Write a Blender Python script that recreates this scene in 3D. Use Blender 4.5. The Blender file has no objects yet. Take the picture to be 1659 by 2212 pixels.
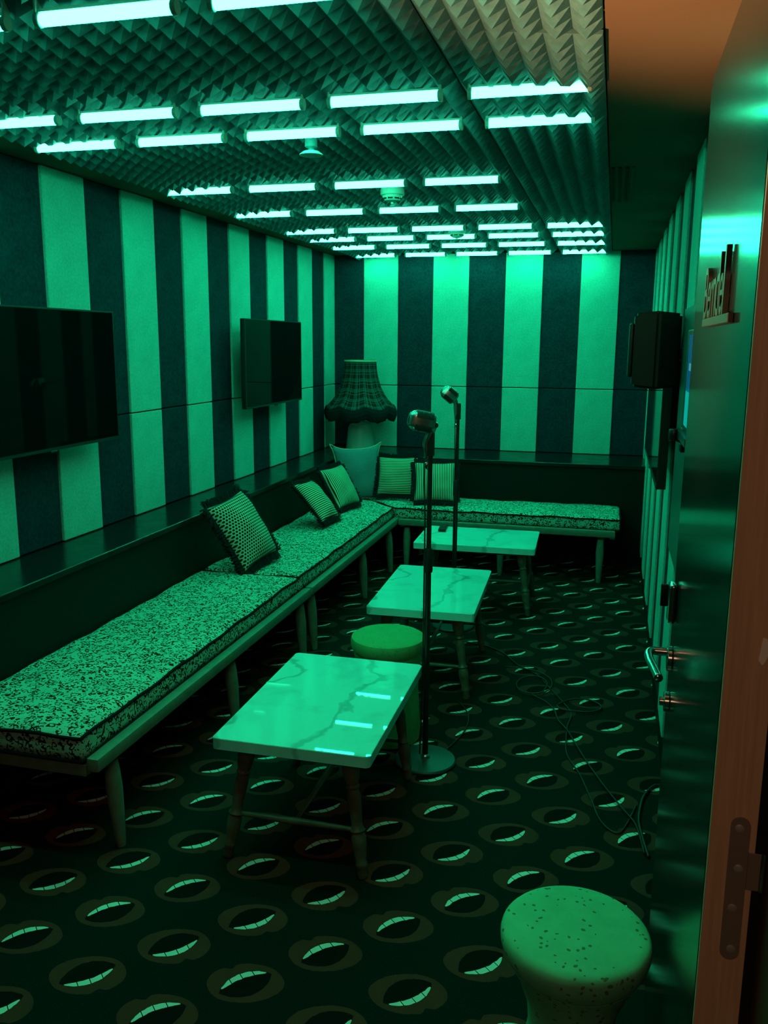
import bpy, bmesh, math, random
from mathutils import Vector, Matrix, Quaternion
random.seed(7)
C = bpy.context.scene.collection
S = bpy.context.scene
PI = math.pi

# ------------------------------------------------------------------ camera
EYE = 1.62
cam_d = bpy.data.cameras.new('camera'); cam = bpy.data.objects.new('camera', cam_d); C.objects.link(cam)
yaw, pitch, roll = 0.2558, 0.1946, 0.0072
fw = Vector((-math.sin(yaw) * math.cos(pitch), math.cos(yaw) * math.cos(pitch), -math.sin(pitch)))
rt = Vector((math.cos(yaw), math.sin(yaw), 0)); up = rt.cross(fw)
r2 = rt * math.cos(roll) + up * math.sin(roll); u2 = -rt * math.sin(roll) + up * math.cos(roll)
cam.matrix_world = Matrix(((r2.x, u2.x, -fw.x, 0), (r2.y, u2.y, -fw.y, 0), (r2.z, u2.z, -fw.z, EYE), (0, 0, 0, 1)))
cam_d.sensor_fit = 'HORIZONTAL'; cam_d.sensor_width = 36; cam_d.lens = 1866.8 / 1659 * 36
cam_d.clip_start = 0.02; cam_d.clip_end = 60
S.camera = cam

# ------------------------------------------------------------------ world, lights, exposure
w = bpy.data.worlds.new('world'); S.world = w; w.use_nodes = True
w.node_tree.nodes['Background'].inputs[0].default_value = (0.004, 0.010, 0.009, 1)
w.node_tree.nodes['Background'].inputs[1].default_value = 0.6
TUBE_COLOR = (0.0, 1.0, 0.45); TUBE_POWER = 104.0; TUBE_RED = 0.62

def lamp(name, kind, loc, aim, energy, color, **kw):
    d = bpy.data.lights.new(name, kind); d.energy = energy; d.color = color
    for k, v in kw.items(): setattr(d, k, v)
    o = bpy.data.objects.new(name, d); C.objects.link(o); o.location = loc
    o.rotation_euler = (Vector(aim) - Vector(loc)).to_track_quat('-Z', 'Y').to_euler()
    return o
# the corridor behind the camera: a warm ceiling lamp and an added spot without fixture, left of the frame, making the orange glow
lamp('corridor_ceiling_lamp', 'AREA', (-0.1, -0.75, 2.42), (0.1, 0.6, 0.6), 7.5, (1.0, 0.55, 0.32), shape='DISK', size=0.9)
lamp('added_glow_spot', 'SPOT', (-1.22, 1.20, 1.00), (0.58, 2.00, 2.45), 480.0, (1.0, 0.46, 0.18), spot_size=math.radians(50), spot_blend=1.0, shadow_soft_size=0.05)

S.view_settings.view_transform = 'Standard'; S.view_settings.look = 'None'
S.view_settings.exposure = 0.0; S.view_settings.gamma = 1.0; S.view_settings.use_curve_mapping = False
S.cycles.use_denoising = True
S.cycles.max_bounces = 8; S.cycles.diffuse_bounces = 5; S.cycles.glossy_bounces = 4
S.cycles.sample_clamp_indirect = 6.0
S.cycles.caustics_reflective = False; S.cycles.caustics_refractive = False

# ------------------------------------------------------------------ material helpers
class M:
    def __init__(s, name, color=(0.5, 0.5, 0.5), rough=0.6, metal=0.0, spec=0.5):
        s.m = bpy.data.materials.new(name); s.m.use_nodes = True; s.nt = s.m.node_tree
        s.b = s.nt.nodes['Principled BSDF']
        s.b.inputs['Base Color'].default_value = (*color, 1); s.b.inputs['Roughness'].default_value = rough
        s.b.inputs['Metallic'].default_value = metal; s.b.inputs['Specular IOR Level'].default_value = spec
        s._tc = None
    def put(s, sock, v):
        if isinstance(v, bpy.types.NodeSocket): s.nt.links.new(v, sock)
        elif isinstance(v, (tuple, list)) and len(v) == 3 and sock.type == 'RGBA': sock.default_value = (*v, 1)
        else: sock.default_value = v
    def coord(s, which='Object'):
        if s._tc is None: s._tc = s.nt.nodes.new('ShaderNodeTexCoord')
        return s._tc.outputs[which]
    def math(s, op, a, b=0.0, c=None):
        n = s.nt.nodes.new('ShaderNodeMath'); n.operation = op
        s.put(n.inputs[0], a); s.put(n.inputs[1], b)
        if c is not None: s.put(n.inputs[2], c)
        return n.outputs[0]
    def xyz(s, v):
        n = s.nt.nodes.new('ShaderNodeSeparateXYZ'); s.put(n.inputs[0], v); return n.outputs
    def vec(s, x, y, z=0.0):
        n = s.nt.nodes.new('ShaderNodeCombineXYZ')
        for i, v in enumerate((x, y, z)): s.put(n.inputs[i], v)
        return n.outputs[0]
    def vmath(s, op, a, b):
        n = s.nt.nodes.new('ShaderNodeVectorMath'); n.operation = op; s.put(n.inputs[0], a); s.put(n.inputs[1], b); return n.outputs[0]
    def noise(s, scale, detail=3.0, vec=None, rough=0.5, out='Fac'):
        n = s.nt.nodes.new('ShaderNodeTexNoise'); n.inputs['Scale'].default_value = scale; n.inputs['Detail'].default_value = detail
        n.inputs['Roughness'].default_value = rough
        s.put(n.inputs['Vector'], vec if vec is not None else s.coord()); return n.outputs[out]
    def voronoi(s, scale, vec=None, feature='F1', rnd=1.0):
        n = s.nt.nodes.new('ShaderNodeTexVoronoi'); n.feature = feature; n.inputs['Scale'].default_value = scale
        n.inputs['Randomness'].default_value = rnd
        s.put(n.inputs['Vector'], vec if vec is not None else s.coord()); return n.outputs['Distance']
    def ramp(s, fac, stops):
        n = s.nt.nodes.new('ShaderNodeValToRGB'); s.put(n.inputs[0], fac); e = n.color_ramp.elements
        while len(e) < len(stops): e.new(0.5)
        for el, (p, c) in zip(e, stops): el.position = p; el.color = (*c, 1) if len(c) == 3 else c
        return n.outputs[0]
    def mix(s, fac, a, b):
        n = s.nt.nodes.new('ShaderNodeMix'); n.data_type = 'RGBA'; s.put(n.inputs[0], fac); s.put(n.inputs[6], a); s.put(n.inputs[7], b)
        return n.outputs[2]
    def base(s, v): s.put(s.b.inputs['Base Color'], v); return s
    def rough(s, v): s.put(s.b.inputs['Roughness'], v); return s
    def bump(s, h, strength=0.3, dist=0.002):
        n = s.nt.nodes.new('ShaderNodeBump'); n.inputs['Strength'].default_value = strength; n.inputs['Distance'].default_value = dist
        s.put(n.inputs['Height'], h); s.nt.links.new(n.outputs[0], s.b.inputs['Normal']); return s
    def emit(s, color, power):
        s.put(s.b.inputs['Emission Color'], color); s.b.inputs['Emission Strength'].default_value = power; return s

def fibre(name, a, b, scale=90, rough=0.95):
    m = M(name, a, rough, spec=0.1)
    n = m.noise(scale, 5, rough=0.7); n2 = m.noise(9, 3)
    f = m.math('ADD', m.math('MULTIPLY', n, 0.75), m.math('MULTIPLY', n2, 0.25))
    m.base(m.ramp(f, [(0.36, a), (0.60, b)])); m.bump(n, 0.5, 0.003); return m.m
MAT = {}
MAT['light_panel'] = fibre('light_panel', (0.18, 0.47, 0.43), (0.27, 0.63, 0.58))
MAT['dark_panel'] = fibre('dark_panel', (0.007, 0.020, 0.034), (0.016, 0.044, 0.066), 60)
MAT['foam'] = fibre('foam', (0.06, 0.17, 0.20), (0.09, 0.23, 0.27), 40)
MAT['ceiling'] = M('ceiling', (0.15, 0.10, 0.07), 0.9, spec=0.15).m
MAT['wall_paint'] = M('wall_paint', (0.05, 0.05, 0.05), 0.8).m
m = M('black_ledge', (0.008, 0.012, 0.014), 0.22, spec=0.35); m.rough(m.ramp(m.noise(14, 3), [(0.3, (0.17,) * 3), (0.7, (0.27,) * 3)])); MAT['ledge'] = m.m
MAT['black_paint'] = M('black_paint', (0.006, 0.008, 0.009), 0.6, spec=0.2).m
MAT['black_plastic'] = M('black_plastic', (0.006, 0.013, 0.015), 0.5, spec=0.3).m
MAT['black_metal'] = M('black_metal', (0.012, 0.012, 0.013), 0.34, 0.0, 0.5).m
MAT['base_metal'] = M('base_metal', (0.05, 0.06, 0.065), 0.42, 0.3, 0.5).m
MAT['chrome'] = M('chrome', (0.62, 0.62, 0.64), 0.16, 1.0).m
MAT['mic_chrome'] = M('mic_chrome', (0.55, 0.56, 0.57), 0.26, 1.0).m
MAT['dark_mesh'] = M('dark_mesh', (0.02, 0.02, 0.02), 0.8).m
MAT['screen'] = M('screen', (0.003, 0.004, 0.005), 0.03, spec=0.10).m
MAT['screen'].node_tree.nodes['Principled BSDF'].inputs['IOR'].default_value = 1.30
MAT['bezel'] = M('bezel', (0.05, 0.055, 0.06), 0.30, 0.6).m
MAT['cable'] = M('cable', (0.012, 0.013, 0.013), 0.5).m
MAT['rubber'] = M('rubber', (0.01, 0.01, 0.01), 0.8).m
MAT['cap'] = M('cap', (0.55, 0.60, 0.60), 0.35).m
MAT['white_plastic'] = M('white_plastic', (0.62, 0.64, 0.62), 0.4).m
MAT['dark_gap'] = M('dark_gap', (0.004, 0.004, 0.004), 0.9).m
m = M('tube', (0.8, 0.8, 0.8), 0.3)
# the diodes sit in an opaque backing and throw most of their light downwards
g = m.nt.nodes.new('ShaderNodeNewGeometry'); dn = m.math('POWER', m.math('MAXIMUM', m.math('MULTIPLY', m.xyz(g.outputs['Normal'])[2], -1.0), 0.0), 4.2)
wgt = m.math('ADD', m.math('MULTIPLY', dn, 0.92), 0.08)
cc = m.nt.nodes.new('ShaderNodeCombineColor'); cc.inputs[0].default_value = TUBE_RED / TUBE_POWER
m.put(cc.inputs[1], m.math('MULTIPLY', wgt, TUBE_COLOR[1])); m.put(cc.inputs[2], m.math('MULTIPLY', wgt, TUBE_COLOR[2]))
m.emit(cc.outputs[0], TUBE_POWER); MAT['tube'] = m.m
m = M('pale_wood', (0.30, 0.30, 0.24), 0.42)
v = m.vmath('MULTIPLY', m.coord(), (3.0, 3.0, 3.0)); n = m.noise(7, 5, v, 0.65)
m.base(m.ramp(n, [(0.3, (0.13, 0.16, 0.12)), (0.7, (0.20, 0.24, 0.18))])); m.bump(n, 0.1, 0.001); MAT['bench_wood'] = m.m
m = M('table_wood', (0.10, 0.075, 0.05), 0.42); n = m.noise(25, 4)
m.base(m.ramp(n, [(0.3, (0.085, 0.065, 0.045)), (0.7, (0.15, 0.12, 0.085))])); MAT['table_wood'] = m.m
m = M('door_edge_wood', (0.40, 0.20, 0.09), 0.6)
v = m.vmath('MULTIPLY', m.coord(), (60.0, 60.0, 2.2)); n = m.noise(3, 5, v, 0.6)
m.base(m.ramp(n, [(0.3, (0.60, 0.37, 0.24)), (0.7, (0.76, 0.49, 0.33))])); MAT['edge_wood'] = m.m
MAT['chip'] = M('chip', (0.98, 0.92, 0.85), 0.8).m
MAT['frame_wood'] = M('frame_wood', (0.11, 0.062, 0.032), 0.7).m
m = M('door_paint', (0.008, 0.018, 0.018), 0.12, spec=0.30)
m.rough(m.ramp(m.noise(5, 4), [(0.3, (0.16,) * 3), (0.7, (0.165,) * 3)])); MAT['door_paint'] = m.m
MAT['hinge'] = M('hinge', (0.30, 0.24, 0.21), 0.5, 0.3).m
MAT['screw'] = M('screw', (0.50, 0.45, 0.42), 0.4, 0.35).m
MAT['letter'] = M('letter', (0.010, 0.012, 0.012), 0.45, 0.0).m
# cork
def cork(name, a, b, dk):
    m = M(name, a, 0.75, spec=0.25)
    n = m.noise(14, 5, rough=0.6); sp = m.voronoi(58, m.vmath('ADD', m.coord(), m.vmath('MULTIPLY', m.noise(30, 2, out='Color'), (0.02,) * 3)))
    gate = m.noise(10, 2); k = m.math('MULTIPLY', m.math('LESS_THAN', sp, 0.23), m.math('GREATER_THAN', gate, 0.47))
    m.base(m.mix(m.math('MULTIPLY', k, dk), m.ramp(n, [(0.3, a), (0.7, b)]), (0.10, 0.09, 0.04))); m.bump(n, 0.2, 0.002); return m.m
MAT['cork'] = cork('cork', (0.13, 0.50, 0.28), (0.18, 0.62, 0.36), 0.8)
MAT['green_cork'] = cork('green_cork', (0.10, 0.36, 0.14), (0.12, 0.42, 0.17), 0.3)
# marble
m = M('marble', (0.8, 0.8, 0.8), 0.015, spec=0.5)
dv = m.vmath('ADD', m.coord(), m.vmath('MULTIPLY', m.noise(3.0, 4, out='Color'), (0.55,) * 3))
wv = m.nt.nodes.new('ShaderNodeTexWave'); wv.inputs['Scale'].default_value = 0.9; wv.inputs['Distortion'].default_value = 7; wv.inputs['Detail'].default_value = 4
wv.inputs['Detail Scale'].default_value = 1.6; m.nt.links.new(dv, wv.inputs['Vector'])
vein = m.ramp(wv.outputs['Fac'], [(0.0, (1,) * 3), (0.035, (0,) * 3)]); cloud = m.ramp(m.noise(5, 4, dv), [(0.52, (0,) * 3), (0.72, (1,) * 3)])
f = m.math('ADD', m.math('MULTIPLY', vein, 0.45), m.math('MULTIPLY', cloud, 0.28))
m.base(m.mix(f, (0.34, 0.90, 0.88), (0.10, 0.27, 0.25))); MAT['marble'] = m.m
# leopard cushion cloth
m = M('leopard', (0.5, 0.5, 0.4), 0.9, spec=0.1)
x, y, z = m.xyz(m.coord())[:3]
p3 = m.vec(m.math('MULTIPLY', x, 1.0), y, z)
dv = m.vmath('ADD', p3, m.vmath('MULTIPLY', m.vmath('SUBTRACT', m.noise(26, 2, p3, out='Color'), (0.5,) * 3), (0.034,) * 3))
d = m.voronoi(50, dv); ring = m.math('MULTIPLY', m.math('GREATER_THAN', d, 0.31), m.math('LESS_THAN', d, 0.54))
brk = m.math('GREATER_THAN', m.noise(85, 1, p3), 0.435); fleck = m.math('GREATER_THAN', m.noise(120, 1, p3), 0.66)
k = m.math('MAXIMUM', m.math('MULTIPLY', ring, brk), fleck)
m.base(m.mix(k, m.ramp(m.noise(8, 3, p3), [(0.3, (0.28, 0.52, 0.42)), (0.7, (0.36, 0.64, 0.52))]), (0.016, 0.014, 0.012))); MAT['leopard'] = m.m
MAT['black_cloth'] = M('black_cloth', (0.010, 0.010, 0.012), 0.95, spec=0.1).m
MAT['fringe'] = M('fringe', (0.010, 0.012, 0.016), 0.9, spec=0.2).m
def stripes(name, axis):
    m = M(name, (0.6, 0.6, 0.5), 0.9, spec=0.1); c = m.xyz(m.coord())[axis]
    f = m.math('FRACT', m.math('MULTIPLY', c, 78.0)); k = m.math('LESS_THAN', f, 0.42)
    m.base(m.mix(k, (0.56, 0.60, 0.42), (0.02, 0.02, 0.02))); return m.m
MAT['stripe_x'] = stripes('stripe_cloth_upright', 0); MAT['stripe_y'] = stripes('stripe_cloth_level', 1)
m = M('dot_cloth', (0.5, 0.5, 0.4), 0.9, spec=0.1); x, y, z = m.xyz(m.coord())[:3]
K = 66.0; row = m.math('MULTIPLY', y, K); ri = m.math('FLOOR', row); odd = m.math('MULTIPLY', m.math('MODULO', m.math('ABSOLUTE', ri), 2.0), 0.5)
fx = m.math('SUBTRACT', m.math('FRACT', m.math('ADD', m.math('MULTIPLY', x, K), odd)), 0.5); fy = m.math('SUBTRACT', m.math('FRACT', row), 0.5)
rr = m.math('SQRT', m.math('ADD', m.math('MULTIPLY', fx, fx), m.math('MULTIPLY', fy, fy)))
m.base(m.mix(m.math('LESS_THAN', rr, 0.37), (0.52, 0.54, 0.40), (0.012, 0.012, 0.012))); MAT['dots'] = m.m
MAT['plain_cloth'] = fibre('plain_cloth', (0.14, 0.17, 0.20), (0.19, 0.22, 0.25), 150)
MAT['piping'] = M('piping', (0.60, 0.55, 0.35), 0.8).m
# plaid lamp shade (UV mapped)
m = M('plaid', (0.05, 0.03, 0.03), 0.85, spec=0.1); uv = m.xyz(m.coord('UV')); U, V = uv[0], uv[1]
def lines(c, n):
    f = m.math('FRACT', m.math('MULTIPLY', c, n)); out = None
    for a in (0.10, 0.24, 0.34, 0.60):
        l = m.math('LESS_THAN', m.math('ABSOLUTE', m.math('SUBTRACT', f, a)), 0.018); out = l if out is None else m.math('MAXIMUM', out, l)
    band = m.math('MULTIPLY', m.math('GREATER_THAN', f, 0.1), m.math('LESS_THAN', f, 0.34)); return out, band
l1, b1 = lines(U, 16.0); l2, b2 = lines(V, 6.0)
bg = m.mix(m.math('MULTIPLY', m.math('ADD', b1, b2), 0.5), (0.040, 0.014, 0.012), (0.008, 0.026, 0.030))
m.base(m.mix(m.math('MULTIPLY', m.math('MAXIMUM', l1, l2), 0.6), bg, (0.12, 0.22, 0.23))); MAT['plaid'] = m.m
MAT['lamp_ceramic'] = M('lamp_ceramic', (0.42, 0.44, 0.42), 0.35).m
# carpet with printed mouths
m = M('carpet', (0.01, 0.02, 0.02), 0.95, spec=0.08)
gx, gy, gz = m.xyz(m.coord('Object'))[:3]
ax, ay, bx_, by_ = 0.1633, 0.1577, 0.1644, -0.1594; cx0, cy0 = -1.3195, 1.9540
det = ax * by_ - bx_ * ay
dx = m.math('SUBTRACT', gx, cx0); dy = m.math('SUBTRACT', gy, cy0)
Pc = m.math('ADD', m.math('MULTIPLY', dx, by_ / det), m.math('MULTIPLY', dy, -bx_ / det))
Qc = m.math('ADD', m.math('MULTIPLY', dx, -ay / det), m.math('MULTIPLY', dy, ax / det))
Qr = m.math('ROUND', Qc); q = m.math('SUBTRACT', Qc, Qr); odd = m.math('MODULO', m.math('ABSOLUTE', Qr), 2.0)
Pp = m.math('ADD', Pc, m.math('MULTIPLY', odd, 0.5)); p = m.math('SUBTRACT', Pp, m.math('ROUND', Pp))
sg = m.math('SUBTRACT', 1.0, m.math('MULTIPLY', odd, 2.0))
s_ = m.math('MULTIPLY', m.math('MULTIPLY', p, 0.227), sg); t_ = m.math('MULTIPLY', m.math('MULTIPLY', q, -0.229), sg)
wob = m.math('MULTIPLY', m.math('SUBTRACT', m.noise(60, 2), 0.5), 0.006); t_ = m.math('ADD', t_, wob)
SS = m.math('DIVIDE', s_, 0.090); S2 = m.math('MULTIPLY', SS, SS)
env = m.math('MAXIMUM', m.math('SUBTRACT', 1.0, S2), 0.0)
e = m.math('ADD', SS, 0.12); notch = m.math('MULTIPLY', m.math('EXPONENT', m.math('MULTIPLY', m.math('MULTIPLY', e, e), -55.0)), 0.013)
topo = m.math('SUBTRACT', m.math('MULTIPLY', m.math('POWER', env, 0.46), 0.078), notch)
boto = m.math('MULTIPLY', m.math('POWER', env, 0.44), -0.072)
to_ = m.math('ADD', t_, m.math('MULTIPLY', s_, 0.26))
lip = m.math('MULTIPLY', m.math('LESS_THAN', to_, topo), m.math('GREATER_THAN', to_, boto))
o1 = m.math('DIVIDE', s_, 0.071); oe = m.math('MAXIMUM', m.math('SUBTRACT', 1.0, m.math('MULTIPLY', o1, o1)), 0.0)
oin = m.math('POWER', oe, 0.8); ot = m.math('MULTIPLY', oin, 0.040); ob = m.math('MULTIPLY', oin, -0.046)
hole = m.math('MULTIPLY', m.math('LESS_THAN', t_, ot), m.math('GREATER_THAN', t_, ob))
te = m.math('MAXIMUM', m.math('SUBTRACT', 1.0, m.math('POWER', m.math('ABSOLUTE', m.math('DIVIDE', s_, 0.062)), 2.2)), 0.0)
tb = m.math('SUBTRACT', m.math('SUBTRACT', ot, 0.001), m.math('MULTIPLY', m.math('POWER', te, 0.6), 0.019))
gap = m.math('ABSOLUTE', m.math('SUBTRACT', m.math('FRACT', m.math('DIVIDE', s_, 0.031)), 0.5))
teeth = m.math('MULTIPLY', m.math('MULTIPLY', m.math('LESS_THAN', t_, m.math('SUBTRACT', ot, 0.001)), m.math('GREATER_THAN', t_, tb)),
               m.math('MULTIPLY', m.math('LESS_THAN', m.math('ABSOLUTE', s_), 0.061), m.math('LESS_THAN', gap, 0.462)))
pile = m.noise(240, 2); bgc = m.ramp(pile, [(0.3, (0.005, 0.008, 0.007)), (0.7, (0.011, 0.017, 0.014))])
lipc = m.ramp(m.math('ADD', m.math('MULTIPLY', pile, 0.5), m.math('MULTIPLY', m.noise(11, 2), 0.5)), [(0.3, (0.13, 0.028, 0.020)), (0.7, (0.18, 0.040, 0.026))])
c1 = m.mix(lip, bgc, lipc); c2 = m.mix(hole, c1, (0.006, 0.006, 0.006)); c3 = m.mix(teeth, c2, (0.82, 0.80, 0.74))
m.base(c3); m.bump(pile, 0.4, 0.003); MAT['carpet'] = m.m

# ------------------------------------------------------------------ geometry helpers
def tag(o, label=None, cat=None, group=None, kind=None):
    if label: o['label'] = label
    if cat: o['category'] = cat
    if group: o['group'] = group
    if kind: o['kind'] = kind
    return o
def thing(name, label, cat, loc=(0, 0, 0), rot=(0, 0, 0), group=None):
    o = bpy.data.objects.new(name, None); C.objects.link(o); o.location = loc; o.rotation_euler = rot
    o.empty_display_size = 0.1
    return tag(o, label, cat, group)
def obj(name, bm, mat, parent=None, smooth=False, loc=None, rot=None):
    me = bpy.data.meshes.new(name); bmesh.ops.recalc_face_normals(bm, faces=bm.faces); bm.to_mesh(me); bm.free()
    me.materials.append(MAT[mat] if isinstance(mat, str) else mat)
    if smooth:
        for p in me.polygons: p.use_smooth = True
        if smooth == 'auto':
            me.set_sharp_from_angle(angle=math.radians(38))
    return inst(name, me, parent, loc, rot)
def inst(name, me, parent=None, loc=None, rot=None):
    o = bpy.data.objects.new(name, me); C.objects.link(o)
    if parent is not None: o.parent = parent
    if loc is not None: o.location = loc
    if rot is not None: o.rotation_euler = rot
    return o
def box(bm, x0, x1, y0, y1, z0, z1, bev=0.0, seg=1):
    r = bmesh.ops.create_cube(bm, size=1.0); vs = r['verts']
    for v in vs:
        v.co = Vector((x0 + (v.co.x + .5) * (x1 - x0), y0 + (v.co.y + .5) * (y1 - y0), z0 + (v.co.z + .5) * (z1 - z0)))
    if bev:
        es = list({e for v in vs for e in v.link_edges})
        bmesh.ops.bevel(bm, geom=es, offset=bev, segments=seg, affect='EDGES', profile=0.6)
def bx(*a, **k):
    bm = bmesh.new(); box(bm, *a, **k); return bm
def lathe(bm, prof, n=24, mat=None, close=True, fn=None):
    rings = []
    for (r, z) in prof:
        ring = []
        for i in range(n):
            a = 2 * PI * i / n; rr, zz = (r, z) if fn is None else fn(r, z, a)
            ring.append(bm.verts.new((rr * math.cos(a), rr * math.sin(a), zz)))
        rings.append(ring)
    for a, b in zip(rings, rings[1:]):
        for i in range(n): bm.faces.new((a[i], a[(i + 1) % n], b[(i + 1) % n], b[i]))
    if close: bm.faces.new(rings[0]); bm.faces.new(rings[-1])
    if mat is not None:
        vs = [v for r in rings for v in r]; bmesh.ops.transform(bm, matrix=mat, verts=vs)
    return rings
def between(a, b):
    a = Vector(a); b = Vector(b); q = (b - a).to_track_quat('Z', 'Y')
    return Matrix.Translation(a) @ q.to_matrix().to_4x4(), (b - a).length
def rod(bm, a, b, r0, r1=None, n=12):
    mt, L = between(a, b); lathe(bm, [(r0, 0), (r1 if r1 is not None else r0, L)], n, mt)
def catmull(pts, k=6):
    P = [Vector(p) for p in pts]; P = [P[0]] + P + [P[-1]]; out = []
    for i in range(1, len(P) - 2):
        for j in range(k):
            t = j / k; a, b, c, d = P[i - 1:i + 3]
            out.append(0.5 * ((2 * b) + (c - a) * t + (2 * a - 5 * b + 4 * c - d) * t * t + (3 * b - a - 3 * c + d) * t ** 3))
    out.append(P[-2]); return out
def tube(bm, pts, r, n=6, k=6, taper=None):
    P = catmull(pts, k); rings = []; prev = None
    for i, p in enumerate(P):
        d = (P[min(i + 1, len(P) - 1)] - P[max(i - 1, 0)]).normalized()
        s = d.cross(Vector((0, 0, 1)))
        if s.length < 1e-3: s = prev if prev is not None else Vector((1, 0, 0))
        s.normalize()
        if prev is not None and s.dot(prev) < 0: s = -s
        prev = s; u = s.cross(d); rr = r if taper is None else r * taper(i / (len(P) - 1))
        rings.append([bm.verts.new(p + s * rr * math.cos(2 * PI * j / n) + u * rr * math.sin(2 * PI * j / n)) for j in range(n)])
    for a, b in zip(rings, rings[1:]):
        for j in range(n): bm.faces.new((a[j], a[(j + 1) % n], b[(j + 1) % n], b[j]))
    bm.faces.new(rings[0]); bm.faces.new(rings[-1])
def prism(bm, poly, z0, z1, bev=0.0):
    lo = [bm.verts.new((x, y, z0)) for x, y in poly]; hi = [bm.verts.new((x, y, z1)) for x, y in poly]; n = len(poly)
    fs = [bm.faces.new(lo), bm.faces.new(hi)] + [bm.faces.new((lo[i], lo[(i + 1) % n], hi[(i + 1) % n], hi[i])) for i in range(n)]
    if bev:
        es = list({e for f in fs for e in f.edges}); bmesh.ops.bevel(bm, geom=es, offset=bev, segments=2, affect='EDGES')
def struct(name, bm, mat, parent=None):
    o = obj(name, bm, mat, parent)
    if parent is None: o['kind'] = 'structure'
    return o

# ------------------------------------------------------------------ room shell
XL, XR, YB, ZC = -2.3045, 0.269, 7.0913, 2.318
ZS, ZH = 1.263, 0.746            # panel seam, ledge top
struct('floor', bx(-2.45, 0.9, -1.5, 7.2, -0.05, 0.0), 'carpet')
wl = struct('wall_left', bx(-2.42, XL - 0.012, 0.95, YB + 0.1, 0, 2.45), 'black_paint')
wb = struct('wall_back', bx(-2.42, XR + 0.12, YB + 0.012, YB + 0.12, 0, 2.45), 'black_paint')
wr = struct('wall_right', bx(XR + 0.012, XR + 0.12, 1.2, YB + 0.1, 0, 2.45), 'black_paint')
wf = struct('wall_front', bx(-2.42, -1.32, 0.86, 0.98, 0, 2.45), 'wall_paint')
bm = bmesh.new(); box(bm, -1.32, 0.23, 0.86, 0.98, 2.17, 2.45); obj('door_header', bm, 'wall_paint', wf)
bm = bmesh.new(); box(bm, 0.34, 0.9, 0.98, 1.16, 0, 2.45); obj('wall_return', bm, 'wall_paint', wf)
ce = struct('ceiling', bx(-2.42, XR + 0.12, 0.86, YB + 0.12, 2.366, 2.44), 'ceiling')
obj('ceiling_border', bx(XL - 0.01, -2.118, 0.98, YB + 0.01, ZC, 2.366), 'ceiling', ce)
obj('ceiling_border', bx(-0.062, XR + 0.01, 0.98, YB + 0.01, ZC, 2.366), 'ceiling', ce)
# corridor the photograph is taken from
struct('wall_corridor_back', bx(-1.7, 0.9, -1.5, -1.4, 0, 2.6), M('corridor_paint', (0.10, 0.08, 0.06), 0.8).m)
struct('wall_corridor_left', bx(-1.75, -1.65, -1.4, 0.86, 0, 2.6), MAT['wall_paint'])
struct('wall_corridor_right', bx(0.55, 0.65, -1.4, 0.98, 0, 2.6), MAT['frame_wood'])
struct('ceiling_corridor', bx(-1.7, 0.9, -1.5, 0.86, 2.5, 2.6), M('corridor_ceiling', (0.35, 0.28, 0.22), 0.8).m)
# felt wall panels, each a part of its wall
def panel_mesh(kind, w, h, d):
    bm = bmesh.new(); box(bm, -w / 2 + .001, w / 2 - .001, -d, 0, -h / 2 + .003, h / 2 - .003, bev=0.003, seg=1)
    me = bpy.data.meshes.new('wall_panel'); bmesh.ops.recalc_face_normals(bm, faces=bm.faces); bm.to_mesh(me); bm.free()
    me.materials.append(MAT[kind]); return me
_pm = {}
def panel(wall, kind, centre, w, h, rz):
    # light panels sit a little proud of the dark ones
    k = (kind, round(w, 3), round(h, 3)); d = 0.022 if kind == 'light_panel' else 0.012
    if k not in _pm: _pm[k] = panel_mesh(kind, w, h, d)
    o = inst('wall_panel', _pm[k], wall, centre, (0, 0, rz))
    o['label'] = 'pale felt wall panel' if kind == 'light_panel' else 'dark felt wall panel'
for i in range(-8, 13):
    y = 3.2296 + 0.3 * i; y1 = min(y + 0.3, YB)
    if y < 0.98: continue
    kd = 'light_panel' if i % 2 == 0 else 'dark_panel'
    for z0, z1 in ((ZH, ZS), (ZS, ZC)):
        panel(wl, kd, (XL - 0.012, (y + y1) / 2, (z0 + z1) / 2), y1 - y, z1 - z0, PI / 2)
edges = [XL, -2.0388] + [-2.0388 + 0.2918 * k for k in range(1, 8)] + [XR]
for k, (a, b) in enumerate(zip(edges, edges[1:])):
    kd = 'light_panel' if k % 2 == 1 else 'dark_panel'
    for z0, z1 in ((ZH, ZS), (ZS, ZC)):
        panel(wb, kd, ((a + b) / 2, YB + 0.012, (z0 + z1) / 2), b - a, z1 - z0, 0)
for k in range(-7, 13):
    y0 = 3.33 + 0.3 * k; y1 = min(y0 + 0.3, YB)
    if y1 - y0 < 0.05: continue
    kd = 'light_panel' if k % 2 == 0 else 'dark_panel'
    for z0, z1 in ((0.10, ZS), (ZS, ZC)):
        panel(wr, kd, (XR + 0.012, (y0 + y1) / 2, (z0 + z1) / 2), y1 - y0, z1 - z0, -PI / 2)
struct('baseboard_right', bx(XR - 0.006, XR + 0.012, 1.2, YB, 0, 0.10), 'black_paint')
# black ledges behind the benches
t1 = struct('trim_1', bx(XL + 0.0, -2.0135, 0.98, YB - 0.0, ZH - 0.028, ZH, bev=0.003), 'ledge')
obj('ledge_front_panel', bx(XL, -2.03, 0.98, YB, 0.0, ZH - 0.03), 'black_paint', t1)
t2 = struct('trim_2', bx(-2.0125, XR, 6.482, YB, ZH - 0.028, ZH, bev=0.003), 'ledge')
obj('ledge_front_panel', bx(-2.025, XR, 6.50, YB, 0.0, ZH - 0.03), 'black_paint', t2)

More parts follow.
